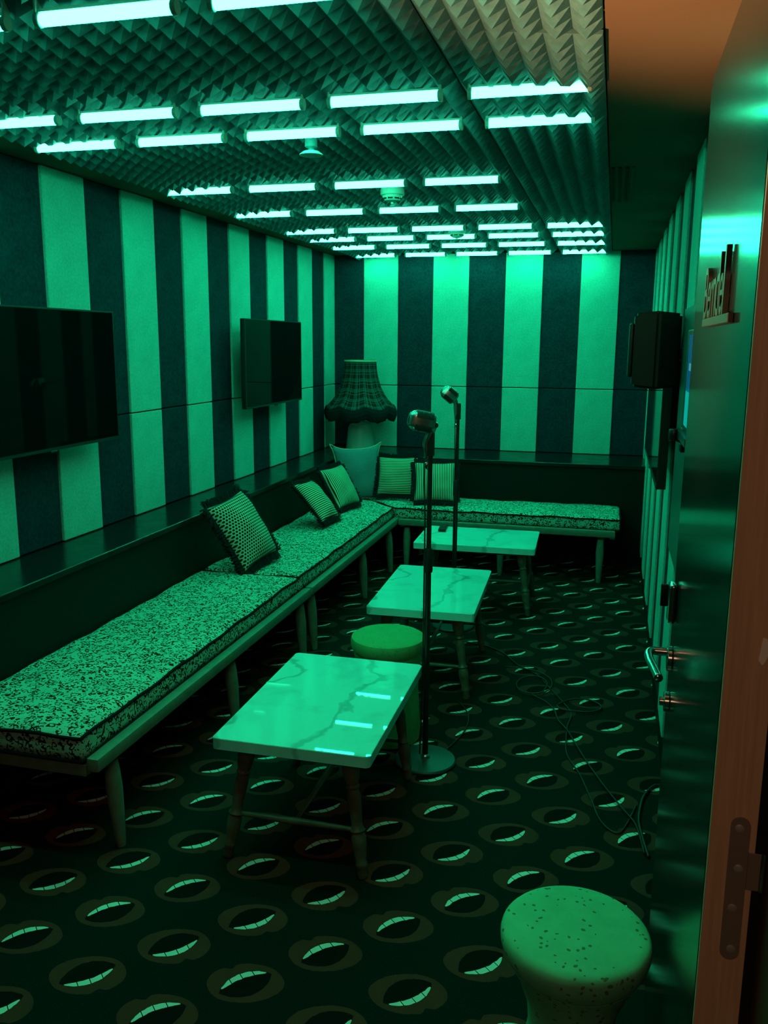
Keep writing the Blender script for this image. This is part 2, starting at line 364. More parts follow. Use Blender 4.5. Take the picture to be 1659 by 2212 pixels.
# acoustic foam: square tiles of pyramids, each a part of the ceiling
def foam_mesh(n=6, s=0.404, h0=0.010, h=0.044):
    bm = bmesh.new(); p = s / n; g = {}
    def V(i, j):
        if (i, j) not in g: g[(i, j)] = bm.verts.new((-s / 2 + i * p, -s / 2 + j * p, -h0))
        return g[(i, j)]
    for i in range(n):
        for j in range(n):
            t = bm.verts.new((-s / 2 + (i + .5) * p, -s / 2 + (j + .5) * p, -h))
            q = [V(i, j), V(i + 1, j), V(i + 1, j + 1), V(i, j + 1)]
            for a in range(4): bm.faces.new((q[a], q[(a + 1) % 4], t))
    top = [bm.verts.new((x * s / 2, y * s / 2, 0)) for x, y in ((-1, -1), (1, -1), (1, 1), (-1, 1))]
    bm.faces.new(top)
    cs = [V(0, 0), V(n, 0), V(n, n), V(0, n)]
    for a in range(4):
        b = (a + 1) % 4; fan = [V(i, 0) for i in range(n + 1)] if a == 0 else [V(n, i) for i in range(n + 1)] if a == 1 else [V(n - i, n) for i in range(n + 1)] if a == 2 else [V(0, n - i) for i in range(n + 1)]
        bm.faces.new([top[a]] + fan + [top[b]])
    me = bpy.data.meshes.new('foam_tile'); bmesh.ops.recalc_face_normals(bm, faces=bm.faces); bm.to_mesh(me); bm.free(); me.materials.append(MAT['foam']); return me
fm = foam_mesh()
for c in range(5):
    xc = -2.067 + 0.168 + 0.408 * c
    for r in range(15):
        yc = 7.07 - 0.202 - 0.408 * r
        o = inst('foam_tile', fm, ce, (xc, yc, 2.3555))
        sag = (0.0, 0.0)
        if c == 4: sag = (0.0, 0.085 + random.uniform(-.02, .02))
        if c == 0: sag = (0.0, -0.085 + random.uniform(-.02, .02))
        if r == 0: sag = (-0.03, sag[1] * 0.9)
        o.rotation_euler = (sag[0] + random.uniform(-.006, .006), sag[1], 0)
        o.location.z -= (abs(sag[0]) + abs(sag[1])) * 0.2

# ------------------------------------------------------------------ glowing tubes
rows = [1.781, 2.549, 2.892, 3.851, 4.614, 5.382, 5.822, 6.335, 6.935]
cols = [-2.067 + 0.408 * k for k in range(5)]
ORD = ['first', 'second', 'third', 'fourth', 'fifth', 'sixth', 'seventh', 'eighth', 'ninth']
bm = bmesh.new(); lathe(bm, [(0.0125, 0.010), (0.0135, 0.014), (0.0135, 0.322), (0.0125, 0.326)], 14, Matrix.Rotation(PI / 2, 4, 'Y'))
me_t = bpy.data.meshes.new('glass'); bm.to_mesh(me_t); bm.free(); me_t.materials.append(MAT['tube'])
for p in me_t.polygons: p.use_smooth = True
bm = bmesh.new(); lathe(bm, [(0.0150, 0), (0.0160, 0.002), (0.0160, 0.010), (0.0145, 0.012)], 14, Matrix.Rotation(PI / 2, 4, 'Y')); box(bm, 0.001, 0.007, -0.011, 0.011, 0.0, 0.052, bev=0.001)
me_c = bpy.data.meshes.new('end_cap'); bm.to_mesh(me_c); bm.free(); me_c.materials.append(MAT['cap'])
bm = bmesh.new(); box(bm, 0.004, 0.332, -0.008, 0.008, 0.0142, 0.020)
me_b = bpy.data.meshes.new('backing_strip'); bm.to_mesh(me_b); bm.free(); me_b.materials.append(MAT['cap'])
for ri, yy in enumerate(rows):
    for ci, xx in enumerate(cols):
        if ri in (3, 4) and ci == 4: continue
        t = thing('light_tube', 'glowing ceiling light tube, %s row from the door, %s from the left wall' % (ORD[ri], ORD[ci]), 'light', (xx, yy, 2.296), group='glowing light tubes on the ceiling')
        inst('glass', me_t, t); inst('backing_strip', me_b, t)
        inst('end_cap', me_c, t); c = inst('end_cap', me_c, t, (0.336, 0, 0)); c.rotation_euler = (0, 0, PI)

# ------------------------------------------------------------------ ceiling fittings
def detector(kind, loc, label, cat='detector'):
    t = thing('smoke_detector' if kind else 'ceiling_diffuser', label, cat, loc)
    if kind:
        bm = bmesh.new(); lathe(bm, [(0.052, 0.0), (0.055, -0.006), (0.055, -0.030), (0.050, -0.034)], 28); obj('mounting_base', bm, 'white_plastic', t, 'auto')
        bm = bmesh.new(); lathe(bm, [(0.046, -0.034), (0.045, -0.040), (0.034, -0.056), (0.012, -0.062)], 28); sh = obj('sensor_head', bm, 'white_plastic', t, 'auto')
        bm = bmesh.new()
        for k in range(8):
            a = 2 * PI * k / 8; mt = Matrix.Rotation(a, 4, 'Z') @ Matrix.Translation((0.040, 0, -0.047)) @ Matrix.Rotation(0.6, 4, 'Y')
            r = bmesh.ops.create_cube(bm, size=1.0); bmesh.ops.scale(bm, vec=(0.004, 0.022, 0.006), verts=r['verts']); bmesh.ops.transform(bm, matrix=mt, verts=r['verts'])
        obj('vent_slots', bm, 'dark_mesh', sh)
        bm = bmesh.new(); lathe(bm, [(0.008, -0.062), (0.008, -0.070), (0.004, -0.073)], 12); obj('indicator', bm, 'white_plastic', sh, 'auto')
    else:
        bm = bmesh.new(); lathe(bm, [(0.022, 0.0), (0.022, -0.050), (0.010, -0.056), (0.008, -0.064)], 20); obj('stem', bm, 'foam', t, 'auto')
        bm = bmesh.new(); lathe(bm, [(0.008, -0.060), (0.028, -0.065), (0.040, -0.074), (0.041, -0.077), (0.038, -0.078), (0.020, -0.072), (0.004, -0.070)], 32); obj('dish', bm, 'white_plastic', t, 'auto')
    return t
detector(0, (-1.05, 2.99, 2.325), 'small round dished ceiling fitting hanging nearest the door', 'ceiling fitting')
detector(1, (-1.03, 4.05, 2.312), 'round slotted smoke detector in the middle of the ceiling')
detector(1, (-1.01, 5.64, 2.330), 'small smoke detector farthest from the door, among the back light rows')
vt = thing('air_vent', 'slatted dark air vent in the ceiling strip along the right wall', 'vent', (-0.02, 4.25, 2.318))
for sx in (-0.05, 0.05): obj('frame_side', bx(sx - .006, sx + .006, -0.45, 0.45, -0.006, 0, bev=0.001), 'ceiling', vt)
for k in range(3): obj('slat', bx(-0.036 + 0.028 * k, -0.022 + 0.028 * k, -0.44, 0.44, -0.004, 0), 'dark_gap', vt)

# ------------------------------------------------------------------ benches and seat cushions
def bench(name, label, L, D, loc, rz, legs, lefty=0):
    # local x runs along the front, local y from front (0) to back (D)
    t = thing(name, label, 'bench', loc, (0, 0, rz), 'low pale wooden benches')
    bm = bmesh.new(); box(bm, 0, L, 0, 0.042, 0.322, 0.367, bev=0.009, seg=2); obj('front_rail', bm, 'bench_wood', t, 'auto')
    obj('back_rail', bx(0.0, L, D - 0.04, D, 0.300, 0.345, bev=0.004), 'bench_wood', t)
    for x in (0.0, L - 0.04): obj('side_rail', bx(x + .003, x + 0.037, 0.046, D - 0.041, 0.302, 0.342, bev=0.003), 'bench_wood', t)
    obj('seat_board', bx(0.041, L - 0.041, 0.046, D - 0.041, 0.330, 0.3525), 'table_wood', t)
    for x in legs:
        for y, s in ((0.040, -1), (D - 0.05, 1)):
            bm = bmesh.new(); mt, Lr = between((x, y + s * 0.020, 0.0), (x, y, 0.3005))
            lathe(bm, [(0.014, 0), (0.017, 0.02), (0.024, 0.13), (0.027, 0.20), (0.025, 0.26), (0.021, Lr)], 16, mt); obj('leg', bm, 'bench_wood', t, 'auto')
    return t
bench('bench', 'low wooden bench along the left wall nearest the door', 1.945, 0.55, (-1.45, 2.13, 0), PI / 2, (0.13, 1.03, 1.87))
bench('bench', 'low wooden bench along the left wall running to the back corner', 2.36, 0.55, (-1.45, 4.09, 0), PI / 2, (0.08, 1.06, 1.73))
bench('bench', 'low wooden bench along the back wall', 1.515, 0.54, (-1.445, 5.925, 0), 0, (0.06, 0.74, 1.42))
def cushion(label, poly, z0=0.353, z1=0.437):
    t = thing('seat_cushion', label, 'cushion', (sum(p[0] for p in poly) / len(poly), sum(p[1] for p in poly) / len(poly), z0), group='leopard print seat cushions')
    cx, cy = t.location.x, t.location.y; P = [(x - cx, y - cy) for x, y in poly]
    # puffed top: inset grid of the polygon outline
    bm = bmesh.new(); n = len(P); H = z1 - z0
    dens = []
    for i in range(n):
        a, b = Vector(P[i]), Vector(P[(i + 1) % n]); k = max(2, int((b - a).length / 0.07))
        for j in range(k): dens.append(a.lerp(b, j / k))
    loops = []; c0 = Vector((0, 0))
    for f_, z in ((1.0, 0.006), (1.012, H * .35), (1.012, H * .7), (1.0, H - 0.004), (0.985, H + 0.001), (0.93, H + 0.007), (0.80, H + 0.011), (0.5, H + 0.012)):
        ring = []
        for i_, q in enumerate(dens):
            inw = (1 - f_) * 0.26; l = q.length; d = (q - q.normalized() * inw * min(1, l / 0.3)) if l > 0 else q
            # pull toward the long axis rather than to the centre point
            dz = 0.0025 * math.sin(i_ * 1.7) + 0.002 * math.sin(i_ * 0.9) if z > H * .6 else 0
            ring.append(bm.verts.new((d.x, d.y, z + dz)))
        loops.append(ring)
    N = len(dens)
    for a, b in zip(loops, loops[1:]):
        for i in range(N): bm.faces.new((a[i], a[(i + 1) % N], b[(i + 1) % N], b[i]))
    bm.faces.new(loops[0]); bm.faces.new(loops[-1]); bmesh.ops.triangulate(bm, faces=[f for f in bm.faces if len(f.verts) > 4])
    pip = [v.co.copy() for v in loops[3]]; pip2 = [v.co.copy() for v in loops[0]]
    obj('cover', bm, 'leopard', t, True)
    for pts in (pip, pip2):
        bm = bmesh.new(); out = []
        tube(bm, [p * 1.0 + Vector((p.x, p.y, 0)).normalized() * 0.003 for p in pts] + [pts[0]], 0.0055, 6, 2); obj('piping', bm, 'black_cloth', t, True)
    return t
cushion('leopard print seat cushion on the bench nearest the door', [(-1.500, 2.12), (-1.500, 3.995), (-2.025, 3.995), (-2.025, 2.12)])
cushion('leopard print seat cushion on the left wall bench running into the corner', [(-1.500, 4.015), (-1.500, 5.965), (-2.02, 6.49), (-2.02, 4.015)])
cushion('leopard print seat cushion along the back wall', [(-1.470, 5.985), (0.095, 6.00), (0.095, 6.485), (-1.99, 6.485)])

# ------------------------------------------------------------------ marble tables
def table(label, loc, rz, lx, ly):
    t = thing('side_table', label, 'table', loc, (0, 0, rz), 'low marble topped tables')
    bm = bmesh.new(); rr = .016; poly = [(sx * (lx / 2 - rr) + rr * math.cos(a0 + k * PI / 10), sy * (ly / 2 - rr) + rr * math.sin(a0 + k * PI / 10)) for sx, sy, a0 in ((1, 1, 0), (-1, 1, PI / 2), (-1, -1, PI), (1, -1, 1.5 * PI)) for k in range(6)]
    prism(bm, poly, 0.384, 0.4185); prism(bm, [(x * (1 - .003 / lx), y * (1 - .003 / ly)) for x, y in poly], 0.4184, 0.42)
    obj('marble_top', bm, 'marble', t, 'auto')
    obj('under_frame', bx(-lx / 2 + .05, lx / 2 - .05, -ly / 2 + .05, ly / 2 - .05, 0.362, 0.3835, bev=.003), 'table_wood', t)
    prof = [(.013, 0), (.017, .01), (.014, .03), (.018, .038), (.018, .046), (.015, .052), (.019, .075), (.019, .085), (.022, .10), (.022, .125), (.018, .14), (.023, .147), (.018, .155),
            (.016, .17), (.019, .21), (.021, .25), (.017, .272), (.022, .28), (.017, .288), (.022, .30), (.026, .335), (.026, .363)]
    ins = 0.085; pos = {}
    for sx in (-1, 1):
        for sy in (-1, 1):
            top = Vector((sx * (lx / 2 - ins), sy * (ly / 2 - ins), 0.362)); foot = Vector((sx * (lx / 2 - 0.028), sy * (ly / 2 - (0.10 if sy > 0 and ly > lx else 0.035)), 0.0)); pos[(sx, sy)] = (foot, top)
            mt, L = between(foot, top); bm = bmesh.new(); lathe(bm, [(r * 1.05, z * L / .363) for r, z in prof], 14, mt); obj('leg', bm, 'table_wood', t, 'auto')
    at = lambda k, z: pos[k][0].lerp(pos[k][1], z / 0.362)
    zz = 0.145
    if ly >= lx: pairs = [((-1, -1), (1, -1)), ((-1, 1), (1, 1))]
    else: pairs = [((-1, -1), (-1, 1)), ((1, -1), (1, 1))]
    mids = []
    for a, b in pairs:
        A, B = at(a, zz), at(b, zz); bm = bmesh.new(); mt, L = between(A, B); lathe(bm, [(.007, 0), (.012, L * .5), (.007, L)], 12, mt); obj('stretcher', bm, 'table_wood', t, 'auto'); mids.append((A + B) / 2)
    bm = bmesh.new(); mt, L = between(*mids); lathe(bm, [(.007, 0), (.012, L * .5), (.007, L)], 12, mt); obj('stretcher', bm, 'table_wood', t, 'auto')
    return t
table('marble topped table nearest the door, standing before the bench', (-0.888, 2.650, 0), 0.010, 0.505, 0.772)
table('middle marble topped table, between cork stool and far microphone stand', (-0.811, 4.088, 0), 0.035, 0.500, 0.790)
table('farthest marble topped table, holding a remote control before the back bench', (-0.767, 5.281, 0), 0.030, 0.735, 0.520)

# ------------------------------------------------------------------ cork stools
t = thing('cork_stool', 'speckled cork stool at the doorway, in the lower right foreground', 'stool', (-0.012, 1.625, 0), group='cork stools')
bm = bmesh.new(); lathe(bm, [(.118, 0), (.128, .006), (.130, .03), (.120, .09), (.098, .16), (.088, .215), (.092, .27), (.115, .335), (.1345, .3725)], 48); obj('body', bm, 'cork', t, 'auto')
bm = bmesh.new(); lathe(bm, [(.134, .373), (.146, .392), (.152, .412), (.1525, .424), (.150, .434), (.144, .4405), (.132, .4435), (.06, .4450)], 56); obj('seat', bm, 'cork', t, 'auto')
t = thing('cork_stool', 'round cork stool behind the nearest table', 'stool', (-0.832, 3.262, 0), group='cork stools')
bm = bmesh.new(); lathe(bm, [(.120, 0), (.133, .008), (.137, .05), (.130, .15), (.126, .22), (.130, .30), (.139, .370)], 48); obj('body', bm, 'green_cork', t, 'auto')
bm = bmesh.new(); lathe(bm, [(.139, .371), (.133, .376), (.133, .384), (.146, .390), (.152, .402), (.1525, .428), (.149, .440), (.138, .4465), (.06, .4480)], 48); obj('seat', bm, 'green_cork', t, 'auto')

# ------------------------------------------------------------------ scatter cushions
def pillow(label, C0, az, tilt, spin, wd, ht, mat, thick=0.075, fringe=0.030, ear=0.0, edge='fringe'):
    az, tilt, spin = map(math.radians, (az, tilt, spin))
    nr = Vector((math.sin(az) * math.cos(tilt), -math.cos(az) * math.cos(tilt), math.sin(tilt))); x = Vector((math.cos(az), math.sin(az), 0)); y = nr.cross(x)
    X = x * math.cos(spin) + y * math.sin(spin); Y = -x * math.sin(spin) + y * math.cos(spin)
    t = thing('throw_pillow', label, 'pillow', C0, group='throw pillows on the benches'); t.rotation_euler = Matrix((X, Y, nr)).transposed().to_euler()
    n = 22
    def outline(u, v):
        # edges bow inward, corners stay out; optional ears
        k = 0.075; a = u * (1 - k * (1 - v * v)) ; b = v * (1 - k * (1 - u * u))
        if ear: e_ = max(0, (abs(u) * abs(v)) ** 6); a += math.copysign(ear * e_, u); b += math.copysign(ear * e_, v) * (1 if v > 0 else -.2)
        return a * wd / 2, b * ht / 2
    bm = bmesh.new(); G = {}
    for s in (1, -1):
        for i in range(n + 1):
            for j in range(n + 1):
                u, v = -1 + 2 * i / n, -1 + 2 * j / n; edge_ = i in (0, n) or j in (0, n)
                if edge_ and s == -1: G[(s, i, j)] = G[(1, i, j)]; continue
                a, b = outline(u, v); h = 0 if edge_ else thick * ((1 - u * u) * (1 - v * v)) ** 0.42
                h *= 1 + 0.07 * math.sin(5 * u + 2 * v + C0[0] * 9) + 0.05 * math.sin(7 * v - 3 * u)
                G[(s, i, j)] = bm.verts.new((a, b, s * h * (1 if s > 0 else .8)))
        for i in range(n):
            for j in range(n): bm.faces.new((G[(s, i, j)], G[(s, i + 1, j)], G[(s, i + 1, j + 1)], G[(s, i, j + 1)]))
    obj('cover', bm, mat, t, True)
    per = []; m_ = 60
    for sd in range(4):
        for k in range(m_):
            q = -1 + 2 * k / m_; per.append([(q, -1), (1, q), (-q, 1), (-1, -q)][sd])
    pts = [Vector((*outline(u, v), 0)) for u, v in per]
    if edge == 'fringe':
        bm = bmesh.new(); N = len(pts); rnd = random.Random(int(abs(C0[1]) * 100))
        for lay in range(5):
            for k in range(N):
                a, b = pts[k], pts[(k + 1) % N]; d = (b - a).normalized(); o_ = Vector((d.y, -d.x, 0)); L = fringe * rnd.uniform(.7, 1.1); dz = rnd.uniform(-.5, .5) * fringe * .7
                j = rnd.uniform(-.3, .3) * fringe; z0 = (lay - 2) * .003
                v = [bm.verts.new(a - o_ * .004 + Vector((0, 0, z0))), bm.verts.new(b - o_ * .004 + Vector((0, 0, z0))), bm.verts.new(b + o_ * L + d * j + Vector((0, 0, z0 + dz))), bm.verts.new(a + o_ * L + d * j * .8 + Vector((0, 0, z0 + dz)))]
                bm.faces.new(v)
        obj('fringe', bm, 'fringe', t)
    else:
        bm = bmesh.new(); tube(bm, pts[::3] + [pts[0]], 0.0035, 6, 2); obj('piping', bm, 'piping', t, True)
    return t
pillow('large dotted throw pillow with shaggy dark fringe, nearest the door', (-1.845, 4.11, 0.640), 76, 31, 9, 0.325, 0.385, 'dots', 0.085, 0.040)
pillow('striped throw pillow slumped on its side, second from the door', (-1.825, 5.235, 0.600), 90, 42, -4, 0.30, 0.31, 'stripe_y', 0.06)
pillow('striped throw pillow leaning against the plain corner pillow', (-1.83, 5.755, 0.612), 74, 31, 2, 0.29, 0.31, 'stripe_x', 0.06)
pillow('tall plain throw pillow with pale piping in the back corner', (-1.83, 6.20, 0.640), 38, 10, 0, 0.36, 0.40, 'plain_cloth', 0.06, ear=0.16, edge='piping')
pillow('striped throw pillow with level stripes, left one on the back bench', (-1.535, 6.26, 0.625), 3, 20, 1, 0.305, 0.30, 'stripe_y', 0.055)
pillow('striped throw pillow with upright stripes, right one on the back bench', (-1.225, 6.16, 0.612), 12, 30, 0, 0.312, 0.31, 'stripe_x', 0.055)

# ------------------------------------------------------------------ corner lamp
t = thing('table_lamp', 'table lamp with a tartan bell shade and dark fringe on the corner ledge', 'lamp', (-1.975, 6.77, ZH))
bm = bmesh.new(); lathe(bm, [(.112, 0), (.118, .004), (.118, .012), (.106, .12), (.098, .19), (.085, .215), (.030, .225), (.018, .24), (.018, .30)], 36); obj('base', bm, 'lamp_ceramic', t, 'auto')
bm = bmesh.new(); rod(bm, (0, 0, .29), (0, 0, .62), .006); obj('stem', bm, 'black_metal', t)
prof = [(.128, .722), (.131, .68), (.137, .63), (.150, .575), (.170, .52), (.200, .465), (.236, .42), (.270, .388), (.290, .372)]
def panels(r, z, a, drop=0.0):
    f = abs(math.sin(4 * (a + .35)))                    # eight gores
    k = (0.722 - z) / 0.35
    return r * (1 - 0.07 * k * (1 - f)), z - (0.030 * f + drop) * max(0, k) ** 2
bm = bmesh.new(); uvl = bm.loops.layers.uv.new('UVMap'); n = 96
rings = lathe(bm, prof, n, None, False, lambda r, z, a: panels(r, z, a))
idx = {v: (i, j) for j, rg in enumerate(rings) for i, v in enumerate(rg)}
for f in bm.faces:
    ii = [idx[l.vert][0] for l in f.loops]; wrap = max(ii) - min(ii) > n / 2
    for l in f.loops:
        i, j = idx[l.vert]; i = i + n if wrap and i == 0 else i; l[uvl].uv = (i / n, j / 8.0 * 1.0)
sh = obj('shade', bm, 'plaid', t, True)
bm = bmesh.new(); lathe(bm, [(.129, .716), (.131, .718), (.131, .727), (.129, .728)], 48, None, False); obj('top_trim', bm, 'piping', sh)
bm = bmesh.new(); pf = [(.292, .376), (.300, .350), (.300, .320), (.292, .290), (.280, .272)]
lathe(bm, pf, n, None, False, lambda r, z, a: (panels(.291, .372, a)[0] + (r - .291), panels(.291, .372, a)[1] + (z - .372)))
rnd = random.Random(3)
for v in bm.verts:
    if v.co.z < .30: v.co.z += rnd.uniform(-.006, .006)
obj('fringe', bm, 'fringe', sh)

# ------------------------------------------------------------------ microphones on stands
def mic_stand(label, label2, base, head_c, axis, L, topz, cable_dx):
    bxp, byp = base
    t = thing('microphone_stand', label, 'microphone stand', (bxp, byp, 0), group='microphone stands')
    bm = bmesh.new(); lathe(bm, [(.118, 0), (.121, .003), (.121, .009), (.116, .014), (.04, .019), (.018, .021)], 48); obj('base_plate', bm, 'base_metal', t, 'auto')
    bm = bmesh.new(); lathe(bm, [(.019, .0205), (.019, .028), (.013, .034)], 20); obj('collar', bm, 'chrome', t, 'auto')
    bm = bmesh.new(); lathe(bm, [(.0115, .02), (.0115, .800)], 16); obj('lower_pole', bm, 'black_metal', t, 'auto')
    bm = bmesh.new(); lathe(bm, [(.0150, .770), (.0165, .776), (.0165, .850), (.0120, .862)], 16); obj('clutch', bm, 'black_plastic', t, 'auto')
    bm = bmesh.new(); lathe(bm, [(.0095, .860), (.0095, topz - .10)], 14); obj('upper_pole', bm, 'black_metal', t, 'auto')
    # clip at the pole's top
    bm = bmesh.new(); box(bm, -.012, .014, -.012, .012, topz - .105, topz - .015, bev=.004, seg=2); obj('clip', bm, 'black_plastic', t, 'auto')
    bm = bmesh.new(); P = [(cable_dx, -.006, topz - .10), (cable_dx * 1.2, -.006, topz - .18), (cable_dx * .9, -.008, .95), (cable_dx * .8, -.012, .6), (cable_dx * .9, -.010, .3), (cable_dx * 1.2, -.012, .035)]
    tube(bm, P, .0032, 6, 6); obj('cable', bm, 'cable', t, True)
    # the microphone itself rests in the clip
    mth = thing('microphone', label2, 'microphone', (bxp + cable_dx * .8, byp, topz - .10), group='vintage microphones')
    o0 = Vector((bxp + cable_dx * .8, byp, topz - .10)); hc = Vector(head_c) - o0; A = Vector(axis).normalized()
    back = Vector((0, 0, 1)) - A * A.z; back.normalize(); side = back.cross(A)
    mt = Matrix.Translation(hc) @ Matrix((side, back, A)).transposed().to_4x4()
    ww, dd = .030, .036
    def ring_at(bm, z, sc, push=0.0, n=64, arc=None):
        out = []
        for i in range(n):
            a = 2 * PI * i / n; ca, sa = math.cos(a), math.sin(a); e = 2 / 4.2
            out.append(Vector((math.copysign(abs(ca) ** e, ca) * (ww * sc + push), math.copysign(abs(sa) ** e, sa) * (dd * sc + push), z)))
        return out
    prof = [(-.050, .60), (-.047, .84), (-.040, .93), (-.02, .99), (.005, 1.0), (.022, .97), (.036, .86), (.045, .68), (.050, .42), (.052, .12)]
    bm = bmesh.new(); rg = [[bm.verts.new(p) for p in ring_at(bm, z * L / .105, s)] for z, s in prof]
    for a, b in zip(rg, rg[1:]):
        for i in range(64): bm.faces.new((a[i], a[(i + 1) % 64], b[(i + 1) % 64], b[i]))
    bm.faces.new(rg[0]); bm.faces.new(rg[-1]); bmesh.ops.transform(bm, matrix=mt, verts=bm.verts); hd = obj('head', bm, 'mic_chrome', mth, 'auto')
    # raised ribs around the body, dark grooves read between them
    bm = bmesh.new()
    for k in range(10):
        z = (-.038 + .0068 * k) * L / .105
        lo = [bm.verts.new(p) for p in ring_at(bm, z - .0016, 1.0, -.0002)]; hi = [bm.verts.new(p) for p in ring_at(bm, z + .0016, 1.0, -.0002)]; md = [bm.verts.new(p) for p in ring_at(bm, z, 1.0, .0030)]
        for i in range(64):
            a = 2 * PI * (i + .5) / 64
            if abs(math.sin(a)) < .08: continue
            j = (i + 1) % 64; bm.faces.new((lo[i], lo[j], md[j], md[i])); bm.faces.new((md[i], md[j], hi[j], hi[i]))
    bmesh.ops.transform(bm, matrix=mt, verts=bm.verts); obj('grille_ribs', bm, 'mic_chrome', hd, 'auto')
    bm = bmesh.new()
    for z in range(9):
        zz = (-.0346 + .0068 * z) * L / .105
        a_ = [bm.verts.new(p) for p in ring_at(bm, zz - .0018, 1.0, .0006)]; b_ = [bm.verts.new(p) for p in ring_at(bm, zz + .0018, 1.0, .0006)]
        for i in range(64):
            a = 2 * PI * (i + .5) / 64
            if abs(math.sin(a)) < .08: continue
            j = (i + 1) % 64; bm.faces.new((a_[i], a_[j], b_[j], b_[i]))
    bmesh.ops.transform(bm, matrix=mt, verts=bm.verts); obj('dark_grille', bm, 'dark_mesh', hd)
    # arcs over the dome
    for k in (-2, -1, 0, 1, 2):
        bm = bmesh.new(); pts = []
        for q in range(9):
            th = -1.25 + 2.5 * q / 8; pts.append((k * .0085, math.sin(th) * dd * 1.0, (.018 + math.cos(th) * .033 - abs(k) * .002) * L / .105))
        tube(bm, pts, .0017, 6, 3); bmesh.ops.transform(bm, matrix=mt, verts=bm.verts); obj('dome_rib', bm, 'mic_chrome', hd, True)
    j0 = mt @ Vector((0, -.004, -.052 * L / .105)); top = Vector((0, 0, .085))
    bm = bmesh.new(); mt2 = Matrix.Translation(j0) @ side.to_track_quat('Z', 'Y').to_matrix().to_4x4() @ Matrix.Translation((0, 0, -.013)); lathe(bm, [(.010, 0), (.011, .003), (.011, .023), (.010, .026)], 20, mt2); obj('swivel', bm, 'chrome', mth, 'auto')
    bm = bmesh.new(); tube(bm, [j0, j0 * .75 + top * .2, Vector((-.002, 0, .045)), (0, 0, .01), (0, 0, -.03)], .0125, 14, 5, taper=lambda q: .75 + .35 * math.sin(PI * min(1, q * 1.1))); obj('mounting_bracket', bm, 'mic_chrome', mth, True)
    bm = bmesh.new(); lathe(bm, [(.009, -.055), (.0105, -.053), (.0105, -.030), (.009, -.028)], 16); obj('plug', bm, 'chrome', mth, 'auto')
    return t
mic_stand('black microphone stand nearest the door, behind the first table', 'larger looking vintage chrome microphone facing left, nearest the door', (-0.634, 3.09), (-0.665, 3.07, 1.338), (-.95, -.36, .20), .105, 1.315, -.016)
mic_stand('black microphone stand farther back, between the middle and far tables', 'vintage chrome microphone tilted upward, on the farther stand', (-0.822, 4.75), (-0.872, 4.735, 1.338), (-.70, -.25, .62), .100, 1.305, -.012)

# ------------------------------------------------------------------ televisions
def tv(label, loc, rz, wd, ht, th=0.030, mount=0.09, bar=True):
    # local x along the width, screen faces local -y
    t = thing('television', label, 'television', loc, (0, 0, rz), 'wall mounted televisions')
    bm = bmesh.new(); box(bm, -wd / 2, wd / 2, 0.0, th, 0, ht, bev=.003, seg=2); obj('housing', bm, 'black_plastic', t, 'auto')
    obj('glass', bx(-wd / 2 + .007, wd / 2 - .007, -.0012, .0004, .014, ht - .007), 'screen', t)
    for a in ((-wd / 2, wd / 2, -.003, .004, 0, .010), (-wd / 2, wd / 2, -.002, .004, ht - .005, ht), (-wd / 2, -wd / 2 + .005, -.002, .004, .010, ht - .005), (wd / 2 - .005, wd / 2, -.002, .004, .010, ht - .005)):
        obj('bezel', bx(*a), 'bezel', t)
    bm = bmesh.new(); box(bm, -.02, .02, -.004, .002, -.008, .0, bev=.001); obj('status_light', bm, 'bezel', t)
    bm = bmesh.new(); box(bm, -wd * .22, wd * .22, th, mount, ht * .25, ht * .75, bev=.004); obj('wall_mount', bm, 'black_metal', t)
    return t
tv('large black television on the left wall nearest the door', (-2.175, 3.025, 1.178), PI / 2, 0.97, 0.565, mount=.105)
tv('smaller looking black television on the left wall near the back corner', (-2.165, 5.420, 1.206), PI / 2, 0.98, 0.546, mount=.115)
tv('black television seen edge on, on the right wall behind the speaker', (0.165, 3.70, 1.125), -PI / 2, 1.22, 0.58, mount=.09)

# ------------------------------------------------------------------ speaker on the right wall
t = thing('loudspeaker', 'black loudspeaker bracketed to the right wall', 'speaker', (0.124, 2.88, 1.482))
bm = bmesh.new(); prism(bm, [(-.070, -.080), (.000, -.088), (.070, -.040), (.070, .040), (.000, .088), (-.070, .080)], 0, .235, bev=.008)
for v in bm.verts:
    if v.co.z > .2: v.co.z -= 0.9 * (v.co.x - 0.0) ** 2 * 1.6
    if v.co.z < .03: v.co.z += 1.4 * v.co.x ** 2
obj('cabinet', bm, 'black_plastic', t, 'auto')
bm = bmesh.new(); box(bm, -.084, -.0705, -.062, .062, .035, .200, bev=.006, seg=3); obj('grille', bm, 'black_metal', t, 'auto')
bm = bmesh.new(); box(bm,   .0705, .135, -.014, .014, .095, .125, bev=.003); obj('bracket', bm, 'black_metal', t)
bm = bmesh.new(); tube(bm, [(.072, .0, .06), (.10, .01, .0), (.12, .02, -.12), (.125, .02, -.30)], .003, 6, 6); obj('wire', bm, 'cable', t, True)

